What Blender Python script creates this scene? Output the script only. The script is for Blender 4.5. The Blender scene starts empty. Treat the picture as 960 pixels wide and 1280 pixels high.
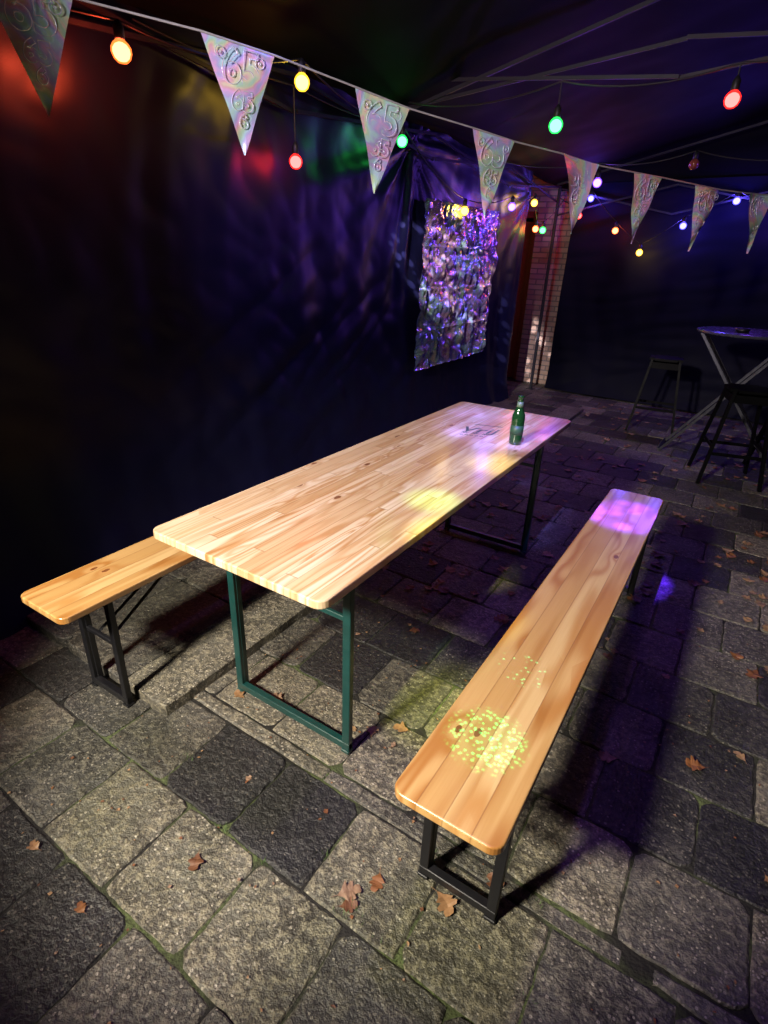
import bpy, bmesh, math, random
import numpy as np
from mathutils import Vector, noise, Matrix
random.seed(7)
sc=bpy.context.scene
sc.view_settings.view_transform='Standard'; sc.view_settings.look='None'; sc.view_settings.exposure=0; sc.view_settings.gamma=1
# ------------------------------------------------------------ helpers
def link(o,parent=None):
    sc.collection.objects.link(o)
    if parent: o.parent=parent
    return o
def empty(name,loc=(0,0,0)):
    e=bpy.data.objects.new(name,None); e.empty_display_size=.1; e.location=loc; return link(e)
def from_bm(name,bm,mat,parent=None,loc=(0,0,0),smooth=False,rot=None):
    me=bpy.data.meshes.new(name); bm.to_mesh(me); bm.free()
    if smooth:
        for p in me.polygons: p.use_smooth=True
    o=bpy.data.objects.new(name,me); me.materials.append(mat); o.location=loc
    if rot: o.rotation_euler=rot
    return link(o,parent)
def beam(bm,p0,p1,w,h,up=(0,0,1)):
    p0,p1=Vector(p0),Vector(p1); d=(p1-p0); L=d.length; d.normalize()
    u=Vector(up)
    if abs(d.dot(u))>.95: u=Vector((1,0,0))
    s=d.cross(u).normalized(); t=s.cross(d).normalized()
    m=Matrix((( s.x,d.x,t.x,0),(s.y,d.y,t.y,0),(s.z,d.z,t.z,0),(0,0,0,1)))
    m=Matrix.Translation((p0+p1)/2)@m@Matrix.Diagonal((w,L,h,1))
    bmesh.ops.create_cube(bm,size=1,matrix=m)
def tube(name,pts,r,mat,parent=None,smooth=True,cyc=False):
    cu=bpy.data.curves.new(name,'CURVE'); cu.dimensions='3D'; cu.bevel_depth=r; cu.bevel_resolution=2
    if smooth and len(pts)>2:
        sp=cu.splines.new('NURBS'); sp.points.add(len(pts)-1); sp.order_u=3; sp.use_endpoint_u=not cyc
    else:
        sp=cu.splines.new('POLY'); sp.points.add(len(pts)-1)
    sp.use_cyclic_u=cyc
    for i,p in enumerate(pts): sp.points[i].co=(*p,1)
    cu.materials.append(mat); o=bpy.data.objects.new(name,cu); return link(o,parent)
class NT:
    def __init__(s,name):
        s.m=bpy.data.materials.new(name); s.m.use_nodes=True; s.t=s.m.node_tree; s.b=s.t.nodes['Principled BSDF']
    def n(s,typ,**kw):
        x=s.t.nodes.new(typ)
        for k,v in kw.items():
            if k.startswith('i_'):
                k=k[2:]; k=int(k) if k.isdigit() else k.replace('_',' ')
                if hasattr(v,'is_output'): s.t.links.new(v,x.inputs[k])
                else: x.inputs[k].default_value=v
            else: setattr(x,k,v)
        return x
    def l(s,a,b): s.t.links.new(a,b)
    def math(s,op,a,b=0.0,c=None):
        x=s.t.nodes.new('ShaderNodeMath'); x.operation=op
        for i,v in enumerate((a,b)+((c,) if c is not None else ())):
            if hasattr(v,'is_output'): s.l(v,x.inputs[i])
            else: x.inputs[i].default_value=v
        return x.outputs[0]
    def mix(s,f,a,b,blend='MIX'):
        x=s.t.nodes.new('ShaderNodeMix'); x.data_type='RGBA'; x.blend_type=blend
        for i,v in ((0,f),(6,a),(7,b)):
            if hasattr(v,'is_output'): s.l(v,x.inputs[i])
            else: x.inputs[i].default_value=(v if i==0 else (*v,1))
        return x.outputs[2]
    def ramp(s,f,stops):
        x=s.t.nodes.new('ShaderNodeValToRGB'); e=x.color_ramp.elements
        while len(e)<len(stops): e.new(.5)
        for i,(p,c) in enumerate(stops): e[i].position=p; e[i].color=(*c,1)
        s.l(f,x.inputs[0]); return x.outputs[0]
    def bump(s,h,st,dist=.01):
        x=s.n('ShaderNodeBump',i_Strength=st,i_Distance=dist,i_Height=h); s.l(x.outputs[0],s.b.inputs['Normal'])
    def set(s,**kw):
        for k,v in kw.items():
            k=k.replace('_',' ')
            if hasattr(v,'is_output'): s.l(v,s.b.inputs[k])
            else: s.b.inputs[k].default_value=(*v,1) if isinstance(v,tuple) and len(v)==3 else v
def simple(name,col,rough=.5,metal=0,**kw):
    k=NT(name); nz=k.n('ShaderNodeTexNoise',i_Scale=25.,i_Detail=2.)
    tc=k.n('ShaderNodeTexCoord'); k.l(tc.outputs['Object'],nz.inputs['Vector'])
    c=k.mix(nz.outputs[0],tuple(x*.7 for x in col),tuple(min(1,x*1.3) for x in col))
    r=k.math('MULTIPLY_ADD',nz.outputs[0],.25,rough-.12)
    k.set(Base_Color=c,Roughness=r,Metallic=metal,**kw); return k.m
def wood(name,strip,seg,cols,seed,ringk=62.,gs=14.,kmin=.045):
    k=NT(name); tc=k.n('ShaderNodeTexCoord'); sp=k.n('ShaderNodeSeparateXYZ'); k.l(tc.outputs['Object'],sp.inputs[0])
    x=sp.outputs[0]; y=sp.outputs[1]
    xs=k.math('DIVIDE',x,strip); xi=k.math('FLOOR',xs); xf=k.math('FRACT',xs)
    w1=k.n('ShaderNodeTexWhiteNoise',noise_dimensions='1D'); k.l(k.math('ADD',xi,seed+.37),w1.inputs['W'])
    ys=k.math('ADD',k.math('DIVIDE',y,seg),k.math('MULTIPLY',w1.outputs[0],5. if seg<3 else .4)); yi=k.math('FLOOR',ys); yf=k.math('FRACT',ys)
    cv=k.n('ShaderNodeCombineXYZ',i_0=xi,i_1=yi,i_2=float(seed)); w2=k.n('ShaderNodeTexWhiteNoise',noise_dimensions='3D'); k.l(cv.outputs[0],w2.inputs[0])
    rnd=w2.outputs[0]; rs=k.n('ShaderNodeSeparateColor'); k.l(w2.outputs[1],rs.inputs[0])
    gx=k.math('ADD',k.math('MULTIPLY',x,gs),k.math('MULTIPLY',rnd,37.)); gy=k.math('MULTIPLY',y,1.1)
    gv=k.n('ShaderNodeCombineXYZ',i_0=gx,i_1=gy,i_2=k.math('MULTIPLY',rs.outputs[1],9.))
    n1=k.n('ShaderNodeTexNoise',i_Scale=1.,i_Detail=1.5,i_Distortion=.25); k.l(gv.outputs[0],n1.inputs['Vector'])
    kv=k.n('ShaderNodeCombineXYZ',i_0=k.math('ADD',k.math('MULTIPLY',x,8.5),k.math('MULTIPLY',rs.outputs[2],20.)),i_1=k.math('MULTIPLY',y,4.4),i_2=0.)
    vo=k.n('ShaderNodeTexVoronoi',i_Scale=1.,i_Randomness=1.); k.l(kv.outputs[0],vo.inputs['Vector'])
    vs=k.n('ShaderNodeSeparateColor'); k.l(vo.outputs['Color'],vs.inputs[0])
    has=k.math('GREATER_THAN',vs.outputs[0],.45)
    kd=vo.outputs['Distance']
    pull=k.math('MULTIPLY',k.math('POWER',2.718,k.math('MULTIPLY',kd,-6.)),has)
    rings=k.math('SINE',k.math('MULTIPLY',k.math('ADD',n1.outputs[0],k.math('MULTIPLY',pull,.33)),ringk))
    rings=k.math('MULTIPLY_ADD',rings,.5,.5); rings=k.math('POWER',rings,1.6)
    fv=k.n('ShaderNodeCombineXYZ',i_0=k.math('MULTIPLY',x,260.),i_1=k.math('MULTIPLY',y,7.),i_2=rnd)
    n2=k.n('ShaderNodeTexNoise',i_Scale=1.,i_Detail=2.); k.l(fv.outputs[0],n2.inputs['Vector'])
    base=k.ramp(rnd,[(0,cols[0]),(.35,cols[1]),(.7,cols[2]),(1,cols[3])])
    hv=k.n('ShaderNodeCombineXYZ',i_0=k.math('ADD',k.math('MULTIPLY',x,30.),k.math('MULTIPLY',rnd,11.)),i_1=k.math('MULTIPLY',y,.9),i_2=rnd)
    n5=k.n('ShaderNodeTexNoise',i_Scale=1.,i_Detail=1.); k.l(hv.outputs[0],n5.inputs['Vector'])
    hf=k.math('MINIMUM',k.math('MAXIMUM',k.math('MULTIPLY',k.math('SUBTRACT',n5.outputs[0],.52),6.),0.),.75)
    base=k.mix(hf,base,cols[0])
    dark=k.mix(1.,base,(.66,.44,.25),'MULTIPLY')
    c=k.mix(k.math('MULTIPLY',rings,k.math('MULTIPLY_ADD',rs.outputs[1],.65,.3)),base,dark)
    c=k.mix(k.math('MULTIPLY',n2.outputs[0],.35),c,dark)
    km=k.math('MULTIPLY',k.math('LESS_THAN',kd,k.math('MULTIPLY_ADD',vs.outputs[1],.08,kmin)),has)
    ksoft=k.math('MULTIPLY',k.math('SUBTRACT',1.,k.math('SMOOTH_MIN',k.math('MULTIPLY',kd,4.5),1.,.1)),has)
    c=k.mix(k.math('MULTIPLY',ksoft,.55),c,(.42,.17,.05))
    c=k.mix(k.math('MULTIPLY',km,.85),c,(.16,.05,.016))
    e=k.math('MINIMUM',xf,k.math('SUBTRACT',1.,xf)); gap=k.math('LESS_THAN',e,.022)
    ey=k.math('LESS_THAN',k.math('MINIMUM',yf,k.math('SUBTRACT',1.,yf)),.0018)
    gp=k.math('MAXIMUM',gap,ey)
    c=k.mix(k.math('MULTIPLY',gp,.55),c,(.22,.10,.035))
    sm=k.n('ShaderNodeTexNoise',i_Scale=9.,i_Detail=3.); k.l(tc.outputs['Object'],sm.inputs['Vector'])
    k.set(Base_Color=c,Roughness=k.math('MULTIPLY_ADD',sm.outputs[0],.3,.2),Coat_Weight=.5,Coat_Roughness=.18)
    h=k.math('SUBTRACT',k.math('MULTIPLY',n2.outputs[0],.35),k.math('MULTIPLY',gp,.8))
    k.bump(h,.25,.0015); return k.m
# ------------------------------------------------------------ materials
M_table=wood('pine_table',.0428,.95,[(.58,.39,.20),(.73,.58,.38),(.80,.69,.51),(.84,.76,.60)],3,48.,18.)
M_bench=wood('pine_bench',.0646,9.,[(.46,.27,.09),(.58,.38,.155),(.62,.44,.19),(.68,.51,.26)],11,34.,8.,.06)
M_green=simple('green_painted_steel',(.006,.045,.042),.38,0,Coat_Weight=.3)
M_blk=simple('black_steel',(.006,.006,.008),.4)
M_stool=simple('matt_black_steel',(.0012,.0012,.002),.5,0,Specular_IOR_Level=.08)
M_chrome=simple('galvanised_steel',(.045,.045,.06),.4,.7)
M_alu=simple('aluminium_frame',(.012,.012,.018),.5,.1,Specular_IOR_Level=.3)
M_cable=simple('rubber_cable',(.01,.01,.01),.55)
def fabric(name,col,rough,sheen=.3,spec=.35):
    k=NT(name); tc=k.n('ShaderNodeTexCoord')
    n=k.n('ShaderNodeTexNoise',i_Scale=3.,i_Detail=3.); k.l(tc.outputs['Object'],n.inputs['Vector'])
    k.set(Base_Color=k.mix(n.outputs[0],tuple(a*.6 for a in col),tuple(a*1.4 for a in col)),
          Roughness=k.math('MULTIPLY_ADD',n.outputs[0],.2,rough-.1),Sheen_Weight=sheen,Sheen_Roughness=.4,Sheen_Tint=(.3,.3,.8),Specular_IOR_Level=spec)
    return k.m
M_tarp=fabric('navy_tarpaulin',(.0050,.0052,.024),.40,.02,.27)
M_roof=fabric('black_canopy_fabric',(.002,.002,.0025),.75,.0,.08)
def paving():
    k=NT('concrete_paving'); tc=k.n('ShaderNodeTexCoord'); at=k.n('ShaderNodeAttribute',attribute_name='tcol')
    s=k.n('ShaderNodeSeparateColor'); k.l(at.outputs['Color'],s.inputs[0])
    off=k.n('ShaderNodeVectorMath',operation='MULTIPLY_ADD'); k.l(at.outputs['Color'],off.inputs[0]); off.inputs[1].default_value=(9,7,5); k.l(tc.outputs['Object'],off.inputs[2])
    V=off.outputs[0]
    n1=k.n('ShaderNodeTexNoise',i_Scale=7.,i_Detail=5.,i_Roughness=.72); k.l(V,n1.inputs['Vector'])
    n3=k.n('ShaderNodeTexNoise',i_Scale=50.,i_Detail=3.,i_Roughness=.75); k.l(V,n3.inputs['Vector'])
    base=k.ramp(s.outputs[0],[(0,(.014,.014,.017)),(.35,(.038,.037,.038)),(.7,(.098,.092,.084)),(1,(.155,.143,.118))])
    f1=k.math('MULTIPLY',k.math('SUBTRACT',n1.outputs[0],.38),3.6)
    f1=k.math('MINIMUM',k.math('MAXIMUM',f1,0.),1.)
    c=k.mix(f1,base,k.mix(1.,base,(.33,.31,.28),'MULTIPLY'))
    f3=k.math('MINIMUM',k.math('MAXIMUM',k.math('MULTIPLY',k.math('SUBTRACT',n3.outputs[0],.47),6.),0.),1.)
    c=k.mix(f3,c,k.mix(1.,base,(2.0,1.9,1.65),'MULTIPLY'))
    vo=k.n('ShaderNodeTexVoronoi',i_Scale=105.); k.l(V,vo.inputs['Vector'])
    vc=k.n('ShaderNodeSeparateColor'); k.l(vo.outputs['Color'],vc.inputs[0])
    peb=k.math('MULTIPLY',k.math('LESS_THAN',vo.outputs['Distance'],k.math('MULTIPLY_ADD',vc.outputs[2],.3,.15)),k.math('GREATER_THAN',vc.outputs[0],k.math('MULTIPLY_ADD',s.outputs[1],-.45,.82)))
    pc=k.mix(vc.outputs[1],(.06,.05,.04),(.58,.52,.44))
    c=k.mix(k.math('MULTIPLY',peb,k.math('MULTIPLY_ADD',s.outputs[0],.75,.12)),c,pc)
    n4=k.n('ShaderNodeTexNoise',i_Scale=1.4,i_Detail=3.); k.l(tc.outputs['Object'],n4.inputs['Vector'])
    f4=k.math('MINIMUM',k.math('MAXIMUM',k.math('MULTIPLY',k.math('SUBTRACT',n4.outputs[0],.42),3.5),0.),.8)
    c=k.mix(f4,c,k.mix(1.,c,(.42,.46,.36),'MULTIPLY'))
    k.set(Base_Color=c,Roughness=k.math('MULTIPLY_ADD',n1.outputs[0],.45,.33),Specular_IOR_Level=.5)
    h=k.math('ADD',k.math('ADD',k.math('MULTIPLY',n3.outputs[0],1.3),k.math('MULTIPLY',n1.outputs[0],1.8)),k.math('MULTIPLY',peb,.5))
    k.bump(h,1.,.008); return k.m
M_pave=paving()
# ------------------------------------------------------------ ground + paving
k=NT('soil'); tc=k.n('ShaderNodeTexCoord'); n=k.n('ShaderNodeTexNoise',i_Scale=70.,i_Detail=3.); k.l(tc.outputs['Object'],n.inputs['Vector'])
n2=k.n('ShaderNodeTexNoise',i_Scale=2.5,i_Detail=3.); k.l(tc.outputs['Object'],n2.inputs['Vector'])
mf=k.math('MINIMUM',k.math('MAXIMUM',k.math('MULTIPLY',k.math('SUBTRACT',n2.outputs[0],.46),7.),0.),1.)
k.set(Base_Color=k.mix(k.math('MULTIPLY',mf,n.outputs[0]),(.010,.009,.008),(.12,.16,.05)),Roughness=.95); k.bump(n.outputs[0],1.,.01); M_soil=k.m  # joint moss green, strengthened to put a greenish lamp tint into the colour
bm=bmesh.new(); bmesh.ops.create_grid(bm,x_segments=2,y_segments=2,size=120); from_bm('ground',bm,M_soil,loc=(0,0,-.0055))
V=[];F=[];C=[]
def tile(x0,y0,x1,y1,h=0.,col=None,base=-.04,j=.0026):
    x0+=j;y0+=j;x1-=j;y1-=j; jit=lambda:random.uniform(-.0025,.0025)
    if col is None:
        r=random.random(); col=(random.uniform(0,.25) if r<.33 else random.uniform(.35,1.),random.random(),random.random())
    h+=random.uniform(-.003,.003); tx=random.uniform(-.012,.012); ty=random.uniform(-.012,.012)
    b=len(V); cx,cy=(x0+x1)/2,(y0+y1)/2
    n=10; out=[]
    cs=[(x0,y0),(x1,y0),(x1,y1),(x0,y1)]; cc=[random.choice([.002,.004,.006,.013]) for _ in range(4)]
    for q in range(4):
        a=cs[q];c=cs[(q+1)%4]
        for i in range(n):
            t=i/n; px=a[0]+(c[0]-a[0])*t+jit(); py=a[1]+(c[1]-a[1])*t+jit()
            if i==0:
                px+=(cc[q] if px<cx else -cc[q]); py+=(cc[q] if py<cy else -cc[q])
            out.append((px,py))
    N=len(out); zf=lambda px,py:h+(px-cx)*tx+(py-cy)*ty
    for px,py in out: V.append((px,py,base))
    for px,py in out: V.append((px,py,zf(px,py)-.004))
    for px,py in out:
        bw=random.uniform(.003,.008)
        ax=bw*(1 if cx>px else -1); ay=bw*(1 if cy>py else -1)
        fx=abs(px-x0)<.014 or abs(px-x1)<.014; fy=abs(py-y0)<.014 or abs(py-y1)<.014
        px+=ax*fx; py+=ay*fy; V.append((px,py,zf(px,py)))
    for i in range(N):
        jn=(i+1)%N
        F.append((b+i,b+jn,b+N+jn,b+N+i)); F.append((b+N+i,b+N+jn,b+2*N+jn,b+2*N+i)); C.extend([col]*8)
    F.append(tuple(b+2*N+i for i in range(N))); C.extend([col]*N)
P=.2965
ys=[(-.21,.088)]
yy=-.21
while yy>-2.6: ys.insert(0,(yy-P,yy)); yy-=P
yy=.148
ys2=[]
while yy<7.6: ys2.append((yy,yy+P)); yy+=P
DK=(.08,.4);LT=(.95,.9);MD=(.6,.6)
fixed={(.175,-.21):DK,(.4715,-.21):DK,(.768,-.21):LT,(-.1215,-.21):MD,(.03,-.5065):LT,(.3265,-.5065):LT,(.623,-.5065):LT,(.9195,-.5065):MD,(1.0645,-.21):LT,(1.361,-.21):MD,(-.2665,-.5065):MD,(.02,.148):LT,(.3165,.148):LT,(.613,.148):LT,(1.2,.148):LT,(1.5,.148):MD,(1.66,.148):DK}
def fx(x,y):
    for (a,b),v in fixed.items():
        if abs(a-x)<.08 and abs(b-y)<.05: return (v[0],v[1],random.random())
    return None
for i,(a,b) in enumerate(ys):
    ph=(.03 if (len(ys)-1-i)%2==1 else .175); x=ph-9*P
    while x<4.6: tile(x,a,x+P,b,col=fx(x,a)); x+=P
x=-2.4
while x<4.6: tile(x,.09,x+1.0,.146,col=(random.uniform(.5,.8),.3,random.random())); x+=1.0
for i,(a,b) in enumerate(ys2):
    ph=(.02 if i%2==0 else .17); x=ph-9*P
    while x<4.6:
        tile(x,a,x+P,b,col=fx(x,a)); x+=P
def mkpave(name,attr,mat):
    me=bpy.data.meshes.new(name); me.from_pydata(V,[],F); ca=me.color_attributes.new(attr,'FLOAT_COLOR','CORNER')
    ca.data.foreach_set('color',np.array([(*c,1) for c in C],dtype=np.float32).ravel()); me.materials.append(mat)
    link(bpy.data.objects.new(name,me))
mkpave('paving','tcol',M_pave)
V=[];F=[];C=[]
yy=-.03
while yy<5.:
    L=random.choice([.6,1.0]); tile(-.29,yy,-.03,yy+L,h=.045,col=(.9,1.,random.random()),base=-.01); yy+=L
yy=-.03
while yy<5.:
    tile(-.69,yy,-.29,yy+.6,h=.043,col=(random.uniform(.5,.7),.1,random.random()),base=-.01); tile(-1.09,yy,-.69,yy+.6,h=.043,col=(.5,.3,random.random()),base=-.01); yy+=.6
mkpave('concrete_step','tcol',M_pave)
# ------------------------------------------------------------ fallen leaves
k=NT('dry_leaf'); at=k.n('ShaderNodeAttribute',attribute_name='lc'); tc=k.n('ShaderNodeTexCoord'); n=k.n('ShaderNodeTexNoise',i_Scale=80.,i_Detail=2.); k.l(tc.outputs['Object'],n.inputs['Vector'])
k.set(Base_Color=k.mix(n.outputs[0],at.outputs['Color'],k.mix(1.,at.outputs['Color'],(.4,.3,.25),'MULTIPLY')),Roughness=.55); M_leaf=k.m
V=[];F=[];C=[]
def leaf(x,y,s,z=.003,small=False):
    a=random.uniform(0,6.28); b=len(V); col=random.choice([(.28,.12,.04),(.22,.09,.035),(.36,.21,.10),(.32,.21,.14),(.17,.075,.035),(.40,.26,.14)])
    n=4 if small else 12; cv=random.uniform(.05,.5); tw=random.uniform(-.8,.8); bend=random.uniform(-.5,.5); lob=random.uniform(.25,.5); ws=random.uniform(.30,.42); nl=random.choice([2.5,3.5])
    def put(px,py):
        zz=cv*py*py*1.5+tw*px*py+.10*max(0,px-.2)*abs(tw)*2+.03*math.sin(px*11+tw*5)
        py2=py+bend*px*px
        V.append((x+s*(px*math.cos(a)-py2*math.sin(a)),y+s*(px*math.sin(a)+py2*math.cos(a)),z+s*max(zz,-.01)+.002))
    for i in range(n+1):
        t=i/n; hw=ws*math.sin(math.pi*min(1,t*.95+.03)**1.15)*(1+lob*math.sin(t*2*math.pi*nl+.5))+.012
        px=t-.5
        put(px+.06*math.sin(t*2*math.pi*nl),hw*random.uniform(.85,1.1)); put(px,0); put(px+.05*math.sin(t*2*math.pi*nl),-hw*random.uniform(.85,1.1))
    for i in range(n):
        c0=b+3*i; F.append((c0,c0+3,c0+4,c0+1)); F.append((c0+1,c0+4,c0+5,c0+2)); C.extend([col]*8)
    if not small:
        b=len(V)
        for px,py in ((-.48,.012),(-.8,.04),(-.8,.02),(-.48,-.012)): put(px,py)
        F.append((b,b+1,b+2,b+3)); C.extend([col]*4)
for (x,y) in [(1.36,.72),(1.62,.86),(.48,-.32),(.93,-.08),(1.11,-.02),(.88,-.14),(.70,.42),(.23,.27),(.45,.95),(.1,.2),(1.2,.1),(.62,.35),(.9,-.17),(1.75,1.0),(.25,1.25),(.33,1.3),(.42,1.12),(.55,1.4)]:
    leaf(x,y,random.uniform(.045,.065))
for i in range(420):
    x=random.uniform(.0,3.2); y=random.choice([random.uniform(1.2,3.2),random.uniform(2.2,6.4),random.uniform(2.2,6.4)]); leaf(x,y,random.uniform(.03,.08))
for i in range(16): leaf(random.uniform(-.2,2.2),random.uniform(-.6,1.6),random.uniform(.015,.04))
for i in range(800):
    x=random.uniform(-.3,2.6);y=random.uniform(-.7,4.5);leaf(x,y,random.uniform(.004,.013),small=True)
mkpave('fallen_leaves','lc',M_leaf)
bm=bmesh.new()
for cx,cy in [(.9,-.2),(.45,-.21),(1.02,.09),(.62,-.21),(.18,-.1),(1.3,.12),(.9,-.17),(.6,.1),(1.05,-.2),(.77,-.1),(1.36,-.1),(1.2,-.5)]:
    for i in range(16):
        x=cx+random.gauss(0,.02);y=cy+random.gauss(0,.005);a=random.uniform(0,6.28);l=random.uniform(.006,.02);d=Vector((math.cos(a),math.sin(a),0)); s_=d.cross(Vector((0,0,1)))*.0012
        bm.faces.new([bm.verts.new(Vector((x,y,-.008))+s_),bm.verts.new(Vector((x,y,-.008))-s_),bm.verts.new(Vector((x,y,.0+l))+d*l*.8)])
from_bm('joint_weeds',bm,simple('weed_green',(.06,.11,.03),.6))
# ------------------------------------------------------------ tables and benches
def slab(name,w,l,t,rad,mat,parent,z):
    bm=bmesh.new(); pts=[]
    for cx,cy,a0 in ((w-rad,rad,-90),(w-rad,l-rad,0),(rad,l-rad,90),(rad,rad,180)):
        for i in range(7):
            a=math.radians(a0+15*i); pts.append((cx+rad*math.cos(a),cy+rad*math.sin(a)))
    vs=[bm.verts.new((x,y,0)) for x,y in pts]; f=bm.faces.new(vs)
    r=bmesh.ops.extrude_face_region(bm,geom=[f]); 
    for v in [g for g in r['geom'] if isinstance(g,bmesh.types.BMVert)]: v.co.z=-t
    bmesh.ops.recalc_face_normals(bm,faces=bm.faces)
    es=[e for e in bm.edges if abs(e.verts[0].co.z-e.verts[1].co.z)<1e-5]
    bmesh.ops.bevel(bm,geom=es,offset=.0045,segments=3,affect='EDGES',profile=.5)
    return from_bm(name,bm,mat,parent,(0,0,z))
def legs(parent,w,L,a,b,top,mat,wd,nm):
    for s,yb in ((1,b),(-1,L-b)):
        bm=bmesh.new(); x0,x1=a,w-a
        for x in (x0,x1):
            beam(bm,(x,yb,.012),(x,yb,top),wd,.022,up=(0,1,0))
            beam(bm,(x+(.014 if x==x0 else -.014),yb+s*.012,.012),(x+(.014 if x==x0 else -.014),yb+s*.012,top),.004,.022,up=(0,1,0))
        beam(bm,(x0-wd/2,yb,.0285),(x1+wd/2,yb,.0285),.024,.028)
        beam(bm,(x0,yb,top-.018),(x1,yb,top-.018),.02,.03)
        for x in (x0,x1): beam(bm,(x-.016,yb,.006),(x+.016,yb,.006),.03,.012)
        xm=w/2
        for dx in (-.035,.035):
            beam(bm,(xm+dx,yb+s*.02,top-.20),(xm+dx*.6,yb+s*.36,top-.012),.014,.006)
        beam(bm,(x0,yb+s*.008,top-.20),(x1,yb+s*.008,top-.20),.014,.018)
        beam(bm,(xm-.07,yb+s*.36,top-.006),(xm+.07,yb+s*.36,top-.006),.04,.010)
        bmesh.ops.bevel(bm,geom=bm.edges[:],offset=.0018,segments=1,affect='EDGES')
        from_bm(nm,bm,mat,parent)
t=empty('beer_table'); slab('table_top',.6853,2.222,.027,.035,M_table,t,.77); legs(t,.6853,2.222,.0887,.2312,.743,M_green,.03,'folding_leg_frame')
bm=bmesh.new()
beam(bm,(.06,.11,.735),(.06,2.11,.735),.04,.016); beam(bm,(.625,.11,.735),(.625,2.11,.735),.04,.016)
for yy in (.19,.75,1.47,2.03): beam(bm,(.081,yy,.734),(.604,yy,.734),.04,.018)
from_bm('underside_battens',bm,M_table,t)
def bench(loc,rz):
    e=empty('beer_bench',loc); slab('seat',.258,2.2,.025,.03,M_bench,e,.496); legs(e,.258,2.2,.03,.1695,.471,M_blk,.026,'folding_leg_frame')
    e.rotation_euler=(0,0,rz); return e
bench((.9932,-.1523,0),.0016); bench((-.4216,-.2405,0.0),.0155)
k=NT('print_ink'); k.set(Base_Color=(.06,.10,.07),Roughness=.4); M_ink=k.m
for i,(sx,txt,sy) in enumerate([(.13,'Vrij',1.66),(.075,'* * *',1.60),(.085,'~~~',1.79),(.03,'o o o o o',1.585)]):
    cu=bpy.data.curves.new('printed_mark','FONT'); cu.body=txt; cu.size=sx; cu.align_x='CENTER'; cu.shear=.3; cu.offset=.001
    cu.materials.append(M_ink); o=bpy.data.objects.new('printed_mark',cu); o.location=(.36,sy-.015,.7706); o.rotation_euler=(0,0,.3); link(o,t)
# ------------------------------------------------------------ bottle
def lathe(name,prof,mat,parent,loc,n=32,smooth=True):
    bm=bmesh.new(); rings=[]
    for r,z in prof:
        rings.append([bm.verts.new((r*math.cos(2*math.pi*i/n),r*math.sin(2*math.pi*i/n),z)) for i in range(n)])
    for a,b in zip(rings,rings[1:]):
        for i in range(n): bm.faces.new((a[i],a[(i+1)%n],b[(i+1)%n],b[i]))
    bm.faces.new(rings[0][::-1]); bm.faces.new(rings[-1])
    return from_bm(name,bm,mat,parent,loc,smooth)
k=NT('green_glass'); k.set(Base_Color=(.010,.06,.012),Roughness=.05,Transmission_Weight=.3,IOR=1.5,Coat_Weight=.5); M_glass=k.m
b=empty('beer_bottle',(.585,1.585,.7702))
lathe('glass_body',[(.024,0),(.0295,.004),(.0305,.02),(.0305,.125),(.029,.14),(.022,.160),(.0155,.178),(.013,.20),(.0125,.222),(.0142,.224),(.0142,.230),(.012,.232)],M_glass,b,(0,0,0))
lathe('label',[(.0309,.05),(.0309,.095)],simple('label_paper',(.02,.07,.025),.5),b,(0,0,0))
lathe('neck_label',[(.0162,.18),(.0134,.205)],simple('neck_paper',(.10,.16,.09),.4),b,(0,0,0))
# ------------------------------------------------------------ tarpaulin walls
def sheet(name,org,du,dv,nu,nv,fn,mat,smooth=True):
    org,du,dv=Vector(org),Vector(du),Vector(dv); nrm=du.cross(dv).normalized(); lu,lv=du.length,dv.length
    vs=[];fs=[]
    for j in range(nv+1):
        for i in range(nu+1):
            u=i/nu;v=j/nv; vs.append(tuple(org+du*u+dv*v+nrm*fn(u*lu,v*lv)))
    for j in range(nv):
        for i in range(nu): a=j*(nu+1)+i; fs.append((a,a+1,a+nu+2,a+nu+1))
    me=bpy.data.meshes.new(name); me.from_pydata(vs,[],fs); me.materials.append(mat)
    if smooth:
        for p in me.polygons: p.use_smooth=True
    return link(bpy.data.objects.new(name,me))
def fold_left(u,v):
    y=u-3; d=0
    d+=.034*noise.noise((y*2.2+.25*v,v*.35,1.3))
    d+=.014*noise.noise((y*6.+.9*math.sin(v*1.3),v*.7,5.1))
    for (py,pz,k0,amp) in ((3.25,2.35,15,.026),(1.6,2.6,9,.008),(5.9,2.3,12,.014)):
        dy,dz=y-py,v-pz; r=math.hypot(dy,dz)+.05; an=math.atan2(dz,dy)
        d+=amp*noise.noise((an*k0*.5,r*.6,py))*math.exp(-r*.9)*2.2
    m=math.exp(-((y-2.2)/1.3)**2-((v-.95)/.55)**2)
    d+=m*(.042*abs(noise.noise((y*3+v*3.2,v*1.2-y*.6,4.)))+.048*abs(noise.noise((y*2.6-v*4.,v*1.4,7.))))
    d+=.010*abs(noise.noise((y*4+v*3,v*4-y*2,2.)))
    s=max(0,.35-v)/.35
    d+=s*s*.07+s*.03*noise.noise((y*3.5,0,9.))
    d*=1-.8*math.exp(-((y-4.15)/.75)**4)*math.exp(-((v-1.35)/.75)**4)
    return d
sheet('tarpaulin_wall',(-1.07,-3,0.0),(0,8.85,0),(0,0,2.5),520,120,fold_left,M_tarp)
def fold_back(u,v):
    d=.05*noise.noise((u*1.3+v*.3,v*.6,3.))+.014*noise.noise((u*4.+v,v*1.2,8.))+.018*abs(noise.noise((u*1.2+v,v*5-u,4.)))
    s=max(0,.3-v)/.3; return d+.06*s*s
M_tarp2=fabric('shaded_navy_tarpaulin',(.0012,.0012,.0085),.6,.0,.07)  # darker copy of the navy tarp, with the shade put into its colour
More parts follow.
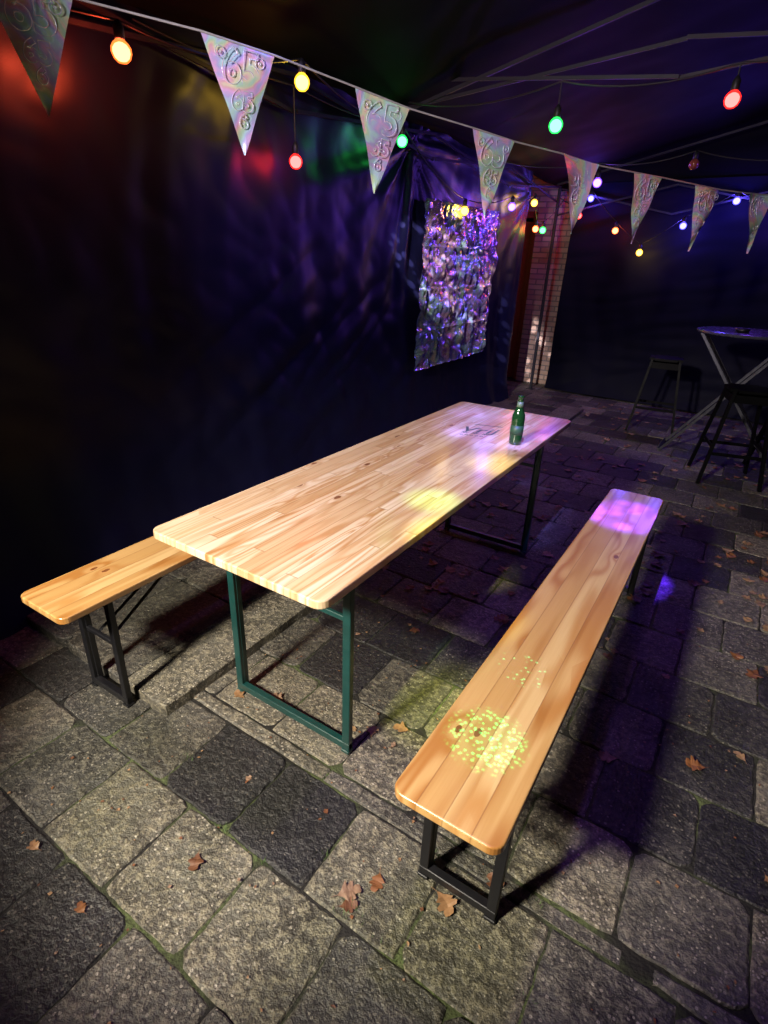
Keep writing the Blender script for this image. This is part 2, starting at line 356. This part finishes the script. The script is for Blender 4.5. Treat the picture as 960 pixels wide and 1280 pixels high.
sheet('tarpaulin_wall',(-.82,6.80,.02),(5.2,-.35,0),(0,0,2.45),240,90,fold_back,M_tarp2)
def roof_f(u,v): return .03*noise.noise((u*1.1,v*1.1,6.))+.01*noise.noise((u*4,v*4,1.))
sheet('canopy_roof',(-1.09,-3,2.46),(0,9.9,0),(2.5,0,.62),160,50,roof_f,M_roof)
sheet('canopy_roof',(1.41,-3,3.08),(0,9.9,0),(2.9,0,-.62),160,50,roof_f,M_roof)
bm=bmesh.new()
f=[bm.verts.new(p) for p in ((-1.07,6.84,2.4),(4.3,6.50,2.4),(4.3,6.50,2.47),(1.41,6.68,3.08),(-1.07,6.84,2.47))]; bm.faces.new(f); from_bm('gable_cloth',bm,M_roof)
# frame
fr=empty('tent_frame'); bm=bmesh.new()
for x,y in ((-.98,6.62),(-.98,-2.9),(4.2,-2.9),(4.2,6.3)):
    beam(bm,(x,y,0),(x,y,2.42),.032,.032)
    beam(bm,(x-.05,y,.003),(x+.05,y,.003),.1,.006)
def scissor(p,q,n,z0,z1):
    p,q=Vector(p),Vector(q)
    for i in range(n):
        a=p.lerp(q,i/n); b=p.lerp(q,(i+1)/n); nn=(q-p).cross(Vector((0,0,1))).normalized()*.011
        beam(bm,(a.x+nn.x,a.y+nn.y,z0),(b.x+nn.x,b.y+nn.y,z1),.010,.018); beam(bm,(a.x-nn.x,a.y-nn.y,z1),(b.x-nn.x,b.y-nn.y,z0),.010,.018)
scissor((-.96,6.62,0),(4.2,6.3,0),4,2.12,2.40)
scissor((-.98,-2.9,0),(-.98,6.62,0),6,2.26,2.42)
scissor((-.98,2.87,0),(4.2,2.87,0),3,2.62,2.46)
beam(bm,(1.41,-2.9,3.0),(1.41,6.5,3.0),.025,.025)
for yy in (2.87,6.5): beam(bm,(-.98,yy,2.43),(1.41,yy,3.0),.016,.02); beam(bm,(4.2,yy,2.43),(1.41,yy,3.0),.016,.02)
from_bm('frame_bars',bm,M_alu,fr)
# ------------------------------------------------------------ brick wall and door
k=NT('brick'); tc=k.n('ShaderNodeTexCoord'); mp=k.n('ShaderNodeMapping'); mp.inputs['Rotation'].default_value=(math.radians(90),0,0); k.l(tc.outputs['Object'],mp.inputs[0])
br=k.n('ShaderNodeTexBrick',i_Scale=1.,i_Mortar_Size=.008,i_Brick_Width=.21,i_Row_Height=.066,i_Color1=(.46,.33,.24,1),i_Color2=(.30,.19,.13,1),i_Mortar=(.15,.13,.11,1)); k.l(mp.outputs[0],br.inputs[0])
nz=k.n('ShaderNodeTexNoise',i_Scale=40.,i_Detail=3.); k.set(Base_Color=k.mix(k.math('MULTIPLY',nz.outputs[0],.4),br.outputs[0],(.18,.12,.09)),Roughness=.85); k.bump(k.math('SUBTRACT',nz.outputs[0],br.outputs[1]),.6,.008)
bm=bmesh.new(); beam(bm,(-1.36,7.2,1.4),(1.2,7.2,1.4),.3,2.8); beam(bm,(-4,7.2,1.4),(-2.34,7.2,1.4),.3,2.8); beam(bm,(-2.34,7.2,2.5),(-1.36,7.2,2.5),.3,.6)
from_bm('brick_wall',bm,k.m)
d=empty('house_door',(-1.85,7.2,0)); bm=bmesh.new()
for x in (-.455,.455): beam(bm,(x,-.04,0),(x,-.04,2.2),.07,.09)
beam(bm,(-.42,-.04,2.165),(.42,-.04,2.165),.09,.07)
beam(bm,(-.42,-.02,1.05),(.42,-.02,1.05),.04,2.08)
for z in (.35,1.0,1.6): beam(bm,(-.3,-.045,z),(.3,-.045,z),.02,.35)
bmesh.ops.bevel(bm,geom=bm.edges[:],offset=.004,segments=1,affect='EDGES'); from_bm('door_leaf_and_frame',bm,simple('red_brown_paint',(.20,.045,.03),.4),d)
# ------------------------------------------------------------ holographic film and creased window
def holo(name,sc_,pastel,rough,metal,bs=.25,val=.92,lo=None,mult=3.2):
    k=NT(name); tc=k.n('ShaderNodeTexCoord')
    n=k.n('ShaderNodeTexNoise',i_Scale=sc_,i_Detail=3.,i_Distortion=1.5); k.l(tc.outputs['Object'],n.inputs['Vector'])
    vo=k.n('ShaderNodeTexVoronoi',i_Scale=sc_*9); k.l(tc.outputs['Object'],vo.inputs['Vector'])
    h=k.math('FRACT',k.math('MULTIPLY_ADD',n.outputs[0],mult,k.math('MULTIPLY',vo.outputs['Distance'],.25)))
    if lo: h=k.math('FRACT',k.math('MULTIPLY_ADD',k.math('PINGPONG',h,.5),lo[1]*2,lo[0]))
    hs=k.n('ShaderNodeCombineColor',mode='HSV',i_0=h,i_1=pastel,i_2=val)
    k.set(Base_Color=hs.outputs[0],Roughness=rough,Metallic=metal)
    k.bump(vo.outputs['Distance'],bs,.003); return k.m
M_window=holo('window_reflection_film',2.0,.36,.15,.85,.35)  # reflected coloured lights are put into the sheet's hue
M_penn=holo('holographic_pennant_film',3.6,.36,.30,.2,.25,.97,None,4.2)
def window_f(u,v):
    cr=lambda s,z: abs(noise.noise((u*s,v*s,z)))
    d=.04*cr(3.,1.)+.045*cr(7.,4.)+.022*cr(15.,7.)
    fx=min(abs(u-i*.36) for i in range(5)); fy=min(abs(v-i*.33) for i in range(5))
    return d+.009*math.exp(-(fx/.010)**2)+.009*math.exp(-(fy/.010)**2)
sheet('creased_window_sheet',(-1.02,3.36,.67),(0,1.50,.02),(0,.03,1.33),120,110,window_f,M_window,False)  # creased clear window of the sidewall, its reflections painted in the material
# ------------------------------------------------------------ bunting
bu=empty('holographic_bunting')
M_str=simple('bunting_ribbon',(.45,.45,.42),.5)
pn=[((-.676,.176,2.25),(-.556,.381,2.225)),((-.368,.70,2.208),(-.2445,.913,2.182)),((-.0876,1.18,2.135),(.030,1.381,2.098)),((.190,1.654,2.069),(.301,1.843,2.045)),
((.444,2.088,2.028),(.558,2.282,2.003)),((.694,2.514,1.996),(.801,2.696,1.991)),((.946,2.943,1.981),(1.054,3.128,1.974)),((1.172,3.33,1.976),(1.28,3.515,1.982)),((1.42,3.75,1.99),(1.53,3.94,2.0))]
pts=[(-1.0,-.4,2.42)]
for a,b2 in pn: pts+= [a,b2]
pts+=[(2.1,4.9,2.1)]
tube('ribbon',pts,.0035,M_str,bu,smooth=False)
M_num=holo('number_foil',9.,.15,.25,.2)
for i,(a,b2) in enumerate(pn):
    a,b2=Vector(a),Vector(b2); U=(b2-a); W=U.length; U.normalize(); N=U.cross(Vector((0,0,-1))).normalized(); D=Vector((0,0,-1))
    if i in(2,5): D=(D+N*.12).normalized()
    if i in(4,7): D=(D-N*.15+U*.05).normalized()
    H=.32; n=14; vs=[];fs=[]
    cur=random.uniform(-.04,.04); cu2=random.uniform(-.02,.02)
    for j in range(n+1):
        v=j/n; hw=W/2*(1-v)+.0015
        for q in range(7):
            s=q/6*2-1; off=cur*v*v+cu2*s*s*(1-v)+.005*math.sin(v*9+s*2+i)
            vs.append(tuple((a+b2)/2+U*(s*hw)+D*(H*v)+N*off))
    for j in range(n):
        for q in range(6): c0=j*7+q; fs.append((c0,c0+1,c0+8,c0+7))
    me=bpy.data.meshes.new('pennant'); me.from_pydata(vs,[],fs); me.materials.append(M_penn)
    for p in me.polygons: p.use_smooth=True
    link(bpy.data.objects.new('pennant',me),bu)
    for (tx,sz,dz,ox) in (('65',.135,.112,0),('65',.075,.185,0),('6',.05,.235,0),('o',.05,.05,.068),('o',.05,.05,-.068)):
        cu=bpy.data.curves.new('number_print','FONT'); cu.body=tx; cu.size=sz; cu.align_x='CENTER'; cu.fill_mode='NONE'; cu.bevel_depth=.0014; cu.offset=.004
        cu.materials.append(M_num); o=bpy.data.objects.new('number_print',cu)
        Z=U.cross(-D).normalized(); m=Matrix((( U.x,-D.x,Z.x,0),(U.y,-D.y,Z.y,0),(U.z,-D.z,Z.z,0),(0,0,0,1)))
        v=dz/H; link(o,bu); o.matrix_world=Matrix.Translation((a+b2)/2+D*dz+U*ox+Z*.003+N*(cur*v*v))@m
# ------------------------------------------------------------ string lights
def emis(name,col,st,shell=0):
    m=bpy.data.materials.new(name); m.use_nodes=True; nt=m.node_tree; nt.nodes.clear()
    e=nt.nodes.new('ShaderNodeEmission'); e.inputs[0].default_value=(*col,1); e.inputs[1].default_value=st; o=nt.nodes.new('ShaderNodeOutputMaterial')
    if shell:
        tr=nt.nodes.new('ShaderNodeBsdfTransparent'); tr.inputs[0].default_value=(*[.35+.65*c for c in col],1); mx=nt.nodes.new('ShaderNodeMixShader'); mx.inputs[0].default_value=shell
        nt.links.new(tr.outputs[0],mx.inputs[1]); nt.links.new(e.outputs[0],mx.inputs[2]); nt.links.new(mx.outputs[0],o.inputs[0])
    else: nt.links.new(e.outputs[0],o.inputs[0])
    try: m.cycles.emission_sampling='NONE'
    except Exception: pass
    return m
BC={'orange':((1,.18,.03),(1,.08,.03),7),'yellow':((1,.55,.03),(1,.62,.05),2.6),'red':((1,.02,.012),(1,.015,.02),9),'green':((.02,1,.12),(.03,1,.16),.55),'blue':((.10,.08,1),(.10,.06,1),10),'violet':((.22,.07,1),(.22,.06,1),8)}
BM={k2:emis('lit_bulb_'+k2,c[0],5.,.34) for k2,c in BC.items()}
BK={k2:emis('filament_glow_'+k2,tuple(.12+.88*v for v in c[0]),16.) for k2,c in BC.items()}
M_off=simple('unlit_bulb',(.25,.06,.04),.2)
def string(bulbs,pre,post,sag=.06):
    e=empty('string_lights'); P=[Vector(pre)]
    for (p,c,drop,*g) in bulbs: P.append(Vector(p)+Vector((0,0,.085+drop)))
    P.append(Vector(post)); pts=[]
    for a,b2 in zip(P,P[1:]):
        for i in range(8):
            t_=i/8; q=a.lerp(b2,t_); q.z-=sag*4*t_*(1-t_)*min(1,(b2-a).length); pts.append(tuple(q))
    pts.append(tuple(P[-1])); tube('cable',pts,.0045,M_cable,e,smooth=False)
    for (p,c,drop,*g) in bulbs:
        prof=[(.004,-.040),(.017,-.037),(.029,-.026),(.036,-.008),(.035,.007),(.027,.020),(.017,.029),(.0135,.033)]
        o=lathe('bulb_'+c,prof,BM.get(c,M_off),e,p,n=24,smooth=True)
        if c in BC:
            o.visible_shadow=False  # frosted bulb lets its own filament light through
            o=lathe('filament_glow',[(.004,-.034),(.015,-.031),(.025,-.022),(.030,-.008),(.029,.005),(.021,.016),(.010,.022)],BK[c],e,p,n=20,smooth=True); o.visible_shadow=False
            l=bpy.data.lights.new('bulb_light','POINT'); l.energy=BC[c][2]*(g[0] if g else 1); l.color=BC[c][1]; l.shadow_soft_size=.012; lo=bpy.data.objects.new('bulb_light',l); lo.location=p; link(lo,e)
        lathe('socket',[(.0155,.030),(.018,.034),(.018,.070),(.013,.076),(.007,.088)],M_cable,e,p,n=14)
        if drop>0: tube('drop_cable',[(p[0],p[1],p[2]+.08),(p[0],p[1],p[2]+.085+drop)],.004,M_cable,e,False)
string([((-.8,.70,2.21),'orange',0),((-.70,1.59,2.305),'yellow',0),((-.9,2.84,2.28),'green',0),((-.94,3.97,1.96),'yellow',0,.6),((-.8,4.69,2.05),'violet',0),((-.93,5.65,2.17),'yellow',0,.8),((-1.0,6.0,1.94),'orange',0,.4),((-.93,6.05,1.93),'green',0,2)],(-1.0,-.6,2.4),(-.9,6.6,2.3))
string([((-.945,1.81,2.025),'red',.25,.3)],(-.98,.9,2.38),(-.98,2.7,2.36),.02)
string([((.25,2.52,2.23),'green',.1,2),((1.04,2.66,2.30),'red',.05,.12)],(-.9,2.86,2.5),(3.6,2.8,2.5))
string([((-.669,6.50,2.11),'red',0,.4),((-.563,6.50,2.285),'blue',0),((-.225,6.50,1.956),'orange',0,.6),((.085,6.50,1.734),'yellow',0,2),((.48,6.45,2.004),'blue',0,1.5),((.926,6.4,2.227),'blue',0,1.5),((1.35,6.35,2.05),'violet',0,1.5)],(-.95,6.6,2.3),(2.6,6.3,2.3),.04)
string([((.0,4.5,2.20),'violet',.05),((.70,4.5,2.30),'off',0),((1.55,4.6,2.2),'violet',.05)],(-.96,4.2,2.4),(3.,4.6,2.4))
# ------------------------------------------------------------ bar table and stools
bt=empty('bar_table',(1.38,4.92,0))
lathe('round_top',[(.0,1.078),(.38,1.078),(.395,1.082),(.40,1.092),(.395,1.102),(.38,1.106),(.0,1.106)],simple('table_top_laminate',(.05,.05,.07),.25),bt,(0,0,0),48,False)
bm=bmesh.new()
for s in(-1,1):
    beam(bm,(-.44,s*.17,.0),(.34,s*.17,1.075),.018,.022); beam(bm,(.44,s*.14,.0),(-.34,s*.14,1.075),.018,.022)
beam(bm,(-.44,-.2,.012),(-.44,.2,.012),.022,.024); beam(bm,(.44,-.2,.012),(.44,.2,.012),.022,.024); beam(bm,(0,-.17,.56),(0,.17,.56),.018,.018)
from_bm('folding_legs',bm,M_chrome,bt)
lathe('ashtray',[(.04,0),(.05,.005),(.055,.03),(.045,.03),(.04,.01)],M_blk,bt,(-.05,-.15,1.107),20)
def stool(x,y,rz,h=.75):
    e=empty('bar_stool',(x,y,0)); e.rotation_euler=(0,0,rz); bm=bmesh.new()
    bmesh.ops.create_cube(bm,size=1,matrix=Matrix.Translation((0,0,h-.012))@Matrix.Diagonal((.31,.31,.024,1)))
    bmesh.ops.bevel(bm,geom=[ed for ed in bm.edges if abs(ed.verts[0].co.z-ed.verts[1].co.z)>.01],offset=.05,segments=4,affect='EDGES')
    bmesh.ops.bevel(bm,geom=[ed for ed in bm.edges if abs(ed.verts[0].co.z-ed.verts[1].co.z)<.001],offset=.005,segments=2,affect='EDGES')
    from_bm('seat',bm,M_stool,e); bm=bmesh.new()
    q=lambda s,t_,z:(s*(.125+(.22-.125)*(1-z/h)),t_*(.125+(.22-.125)*(1-z/h)),z)
    for s in(-1,1):
        for t_ in(-1,1): beam(bm,q(s,t_,0),q(s,t_,h-.02),.036,.022)
    z=.25
    beam(bm,q(-1,-1,z),q(1,-1,z),.008,.025);beam(bm,q(-1,1,z),q(1,1,z),.008,.025);beam(bm,q(-1,-1,z+.05),q(-1,1,z+.05),.008,.025);beam(bm,q(1,-1,z+.05),q(1,1,z+.05),.008,.025)
    z=h-.07
    for s in(-1,1): beam(bm,q(-1,s,z),q(1,s,z),.006,.06);beam(bm,q(s,-1,z),q(s,1,z),.006,.06)
    from_bm('legs',bm,M_stool,e)
stool(1.5,4.24,.25); stool(.74,5.5,.1); stool(1.95,4.75,.6)
# ------------------------------------------------------------ lamps out of frame, with added fills
def spot(name,loc,tgt,P,col,size,blend,rad,parent,gobo=None):
    l=bpy.data.lights.new(name,'SPOT'); l.energy=P; l.color=col; l.spot_size=math.radians(size); l.spot_blend=blend; l.shadow_soft_size=rad
    o=bpy.data.objects.new(name,l); d=Vector(tgt)-Vector(loc); o.rotation_euler=d.to_track_quat('-Z','Y').to_euler(); o.location=loc; link(o,parent)
    if gobo:
        l.use_nodes=True; nt=l.node_tree; e=nt.nodes['Emission']; tc=nt.nodes.new('ShaderNodeTexCoord')
        vo=nt.nodes.new('ShaderNodeTexVoronoi'); vo.inputs['Scale'].default_value=gobo[0]; nt.links.new(tc.outputs['Normal'],vo.inputs['Vector'])
        mr=nt.nodes.new('ShaderNodeMapRange'); nt.links.new(vo.outputs['Distance'],mr.inputs[0])
        mr.inputs[1].default_value=gobo[1]; mr.inputs[2].default_value=gobo[1]+.12; mr.inputs[3].default_value=1; mr.inputs[4].default_value=gobo[2]
        nt.links.new(mr.outputs[0],e.inputs['Strength'])
    return o
fl=empty('floodlight'); spot('flood_beam',(.1,-2.2,2.38),(.38,.68,.50),1100,(1,.90,.74),49,.28,.17,fl)
spot('pennant_fill',(.1,-2.2,2.38),(.15,1.5,2.16),430,(1,.84,1),34,.6,.07,fl)  # added fill that brightens the pennants, no such lamp known
bm=bmesh.new(); beam(bm,(.0,-2.46,2.40),(.2,-2.46,2.40),.06,.12); beam(bm,(.1,-2.46,2.46),(.1,-2.46,2.56),.02,.02); from_bm('lamp_housing',bm,M_blk,fl)
pl=empty('party_spotlight'); bm=bmesh.new(); beam(bm,(.75,.35,2.60),(1.05,.35,2.60),.12,.1); beam(bm,(.9,.35,2.65),(.9,.35,2.86),.02,.02); beam(bm,(-.38,.45,2.70),(-.22,.45,2.70),.08,.06); from_bm('lamp_housing',bm,M_blk,pl)  # the small second housing is added to carry the fill lamps
S=(.9,.36,2.50)
spot('violet_beam',S,(.42,1.80,.77),1000,(.22,.20,1),20,.8,.02,pl,(14,.35,.4))
spot('violet_beam',S,(1.12,1.70,.5),6000,(.08,.018,1),9.0,.6,.012,pl,(22,.35,.4))
spot('green_beam',S,(1.11,.10,.5),1700,(.0,1,.40),6.5,.9,.003,pl,(190,.24,.05))
spot('green_beam',S,(1.10,.40,.5),900,(.0,.9,.7),5,.6,.003,pl,(120,.10,.0))
spot('yellow_beam',S,(.63,1.25,.77),200,(1,.95,.2),9,1,.03,pl)
spot('yellow_beam',S,(.60,.74,.77),240,(.4,1,.25),8,1,.03,pl)
spot('yellow_beam',S,(.78,.62,.0),420,(.85,.9,.12),14,1,.03,pl)
S3=(-.3,.6,2.62)  # place of the added fills, no lamp known here
spot('window_fill',S3,(-1.0,4.08,1.33),4600,(.97,.88,1),13,.35,.004,pl,(45,.30,.15))  # added fill that brightens the window sheet
spot('wall_fill',S3,(-1.07,2.5,.9),75,(.26,.24,1),62,.9,.02,pl)  # added fill grazing the left tarp to bring out its folds
spot('violet_fill',S,(1.0,1.0,.0),42,(.36,.16,1),112,.8,.06,pl)  # added broad fill that tints the floor violet
# ------------------------------------------------------------ world: night sky
w=bpy.data.worlds.new('World'); sc.world=w; w.use_nodes=True; nt=w.node_tree; bg=nt.nodes['Background']
sky=nt.nodes.new('ShaderNodeTexSky'); sky.sky_type='NISHITA'; sky.sun_disc=False; sky.sun_elevation=math.radians(-6); sky.sun_rotation=math.radians(140)
nt.links.new(sky.outputs[0],bg.inputs[0]); bg.inputs[1].default_value=.05
# ------------------------------------------------------------ camera
cd=bpy.data.cameras.new('camera'); cam=bpy.data.objects.new('camera',cd); link(cam); sc.camera=cam
cd.sensor_fit='VERTICAL'; cd.sensor_height=36; cd.sensor_width=27; cd.lens=680.3/1280*36; cd.clip_start=.02; cd.clip_end=500
cam.location=(1.4023,-.8745,1.5468); cam.rotation_euler=(1.1374,-.0360,.5768)
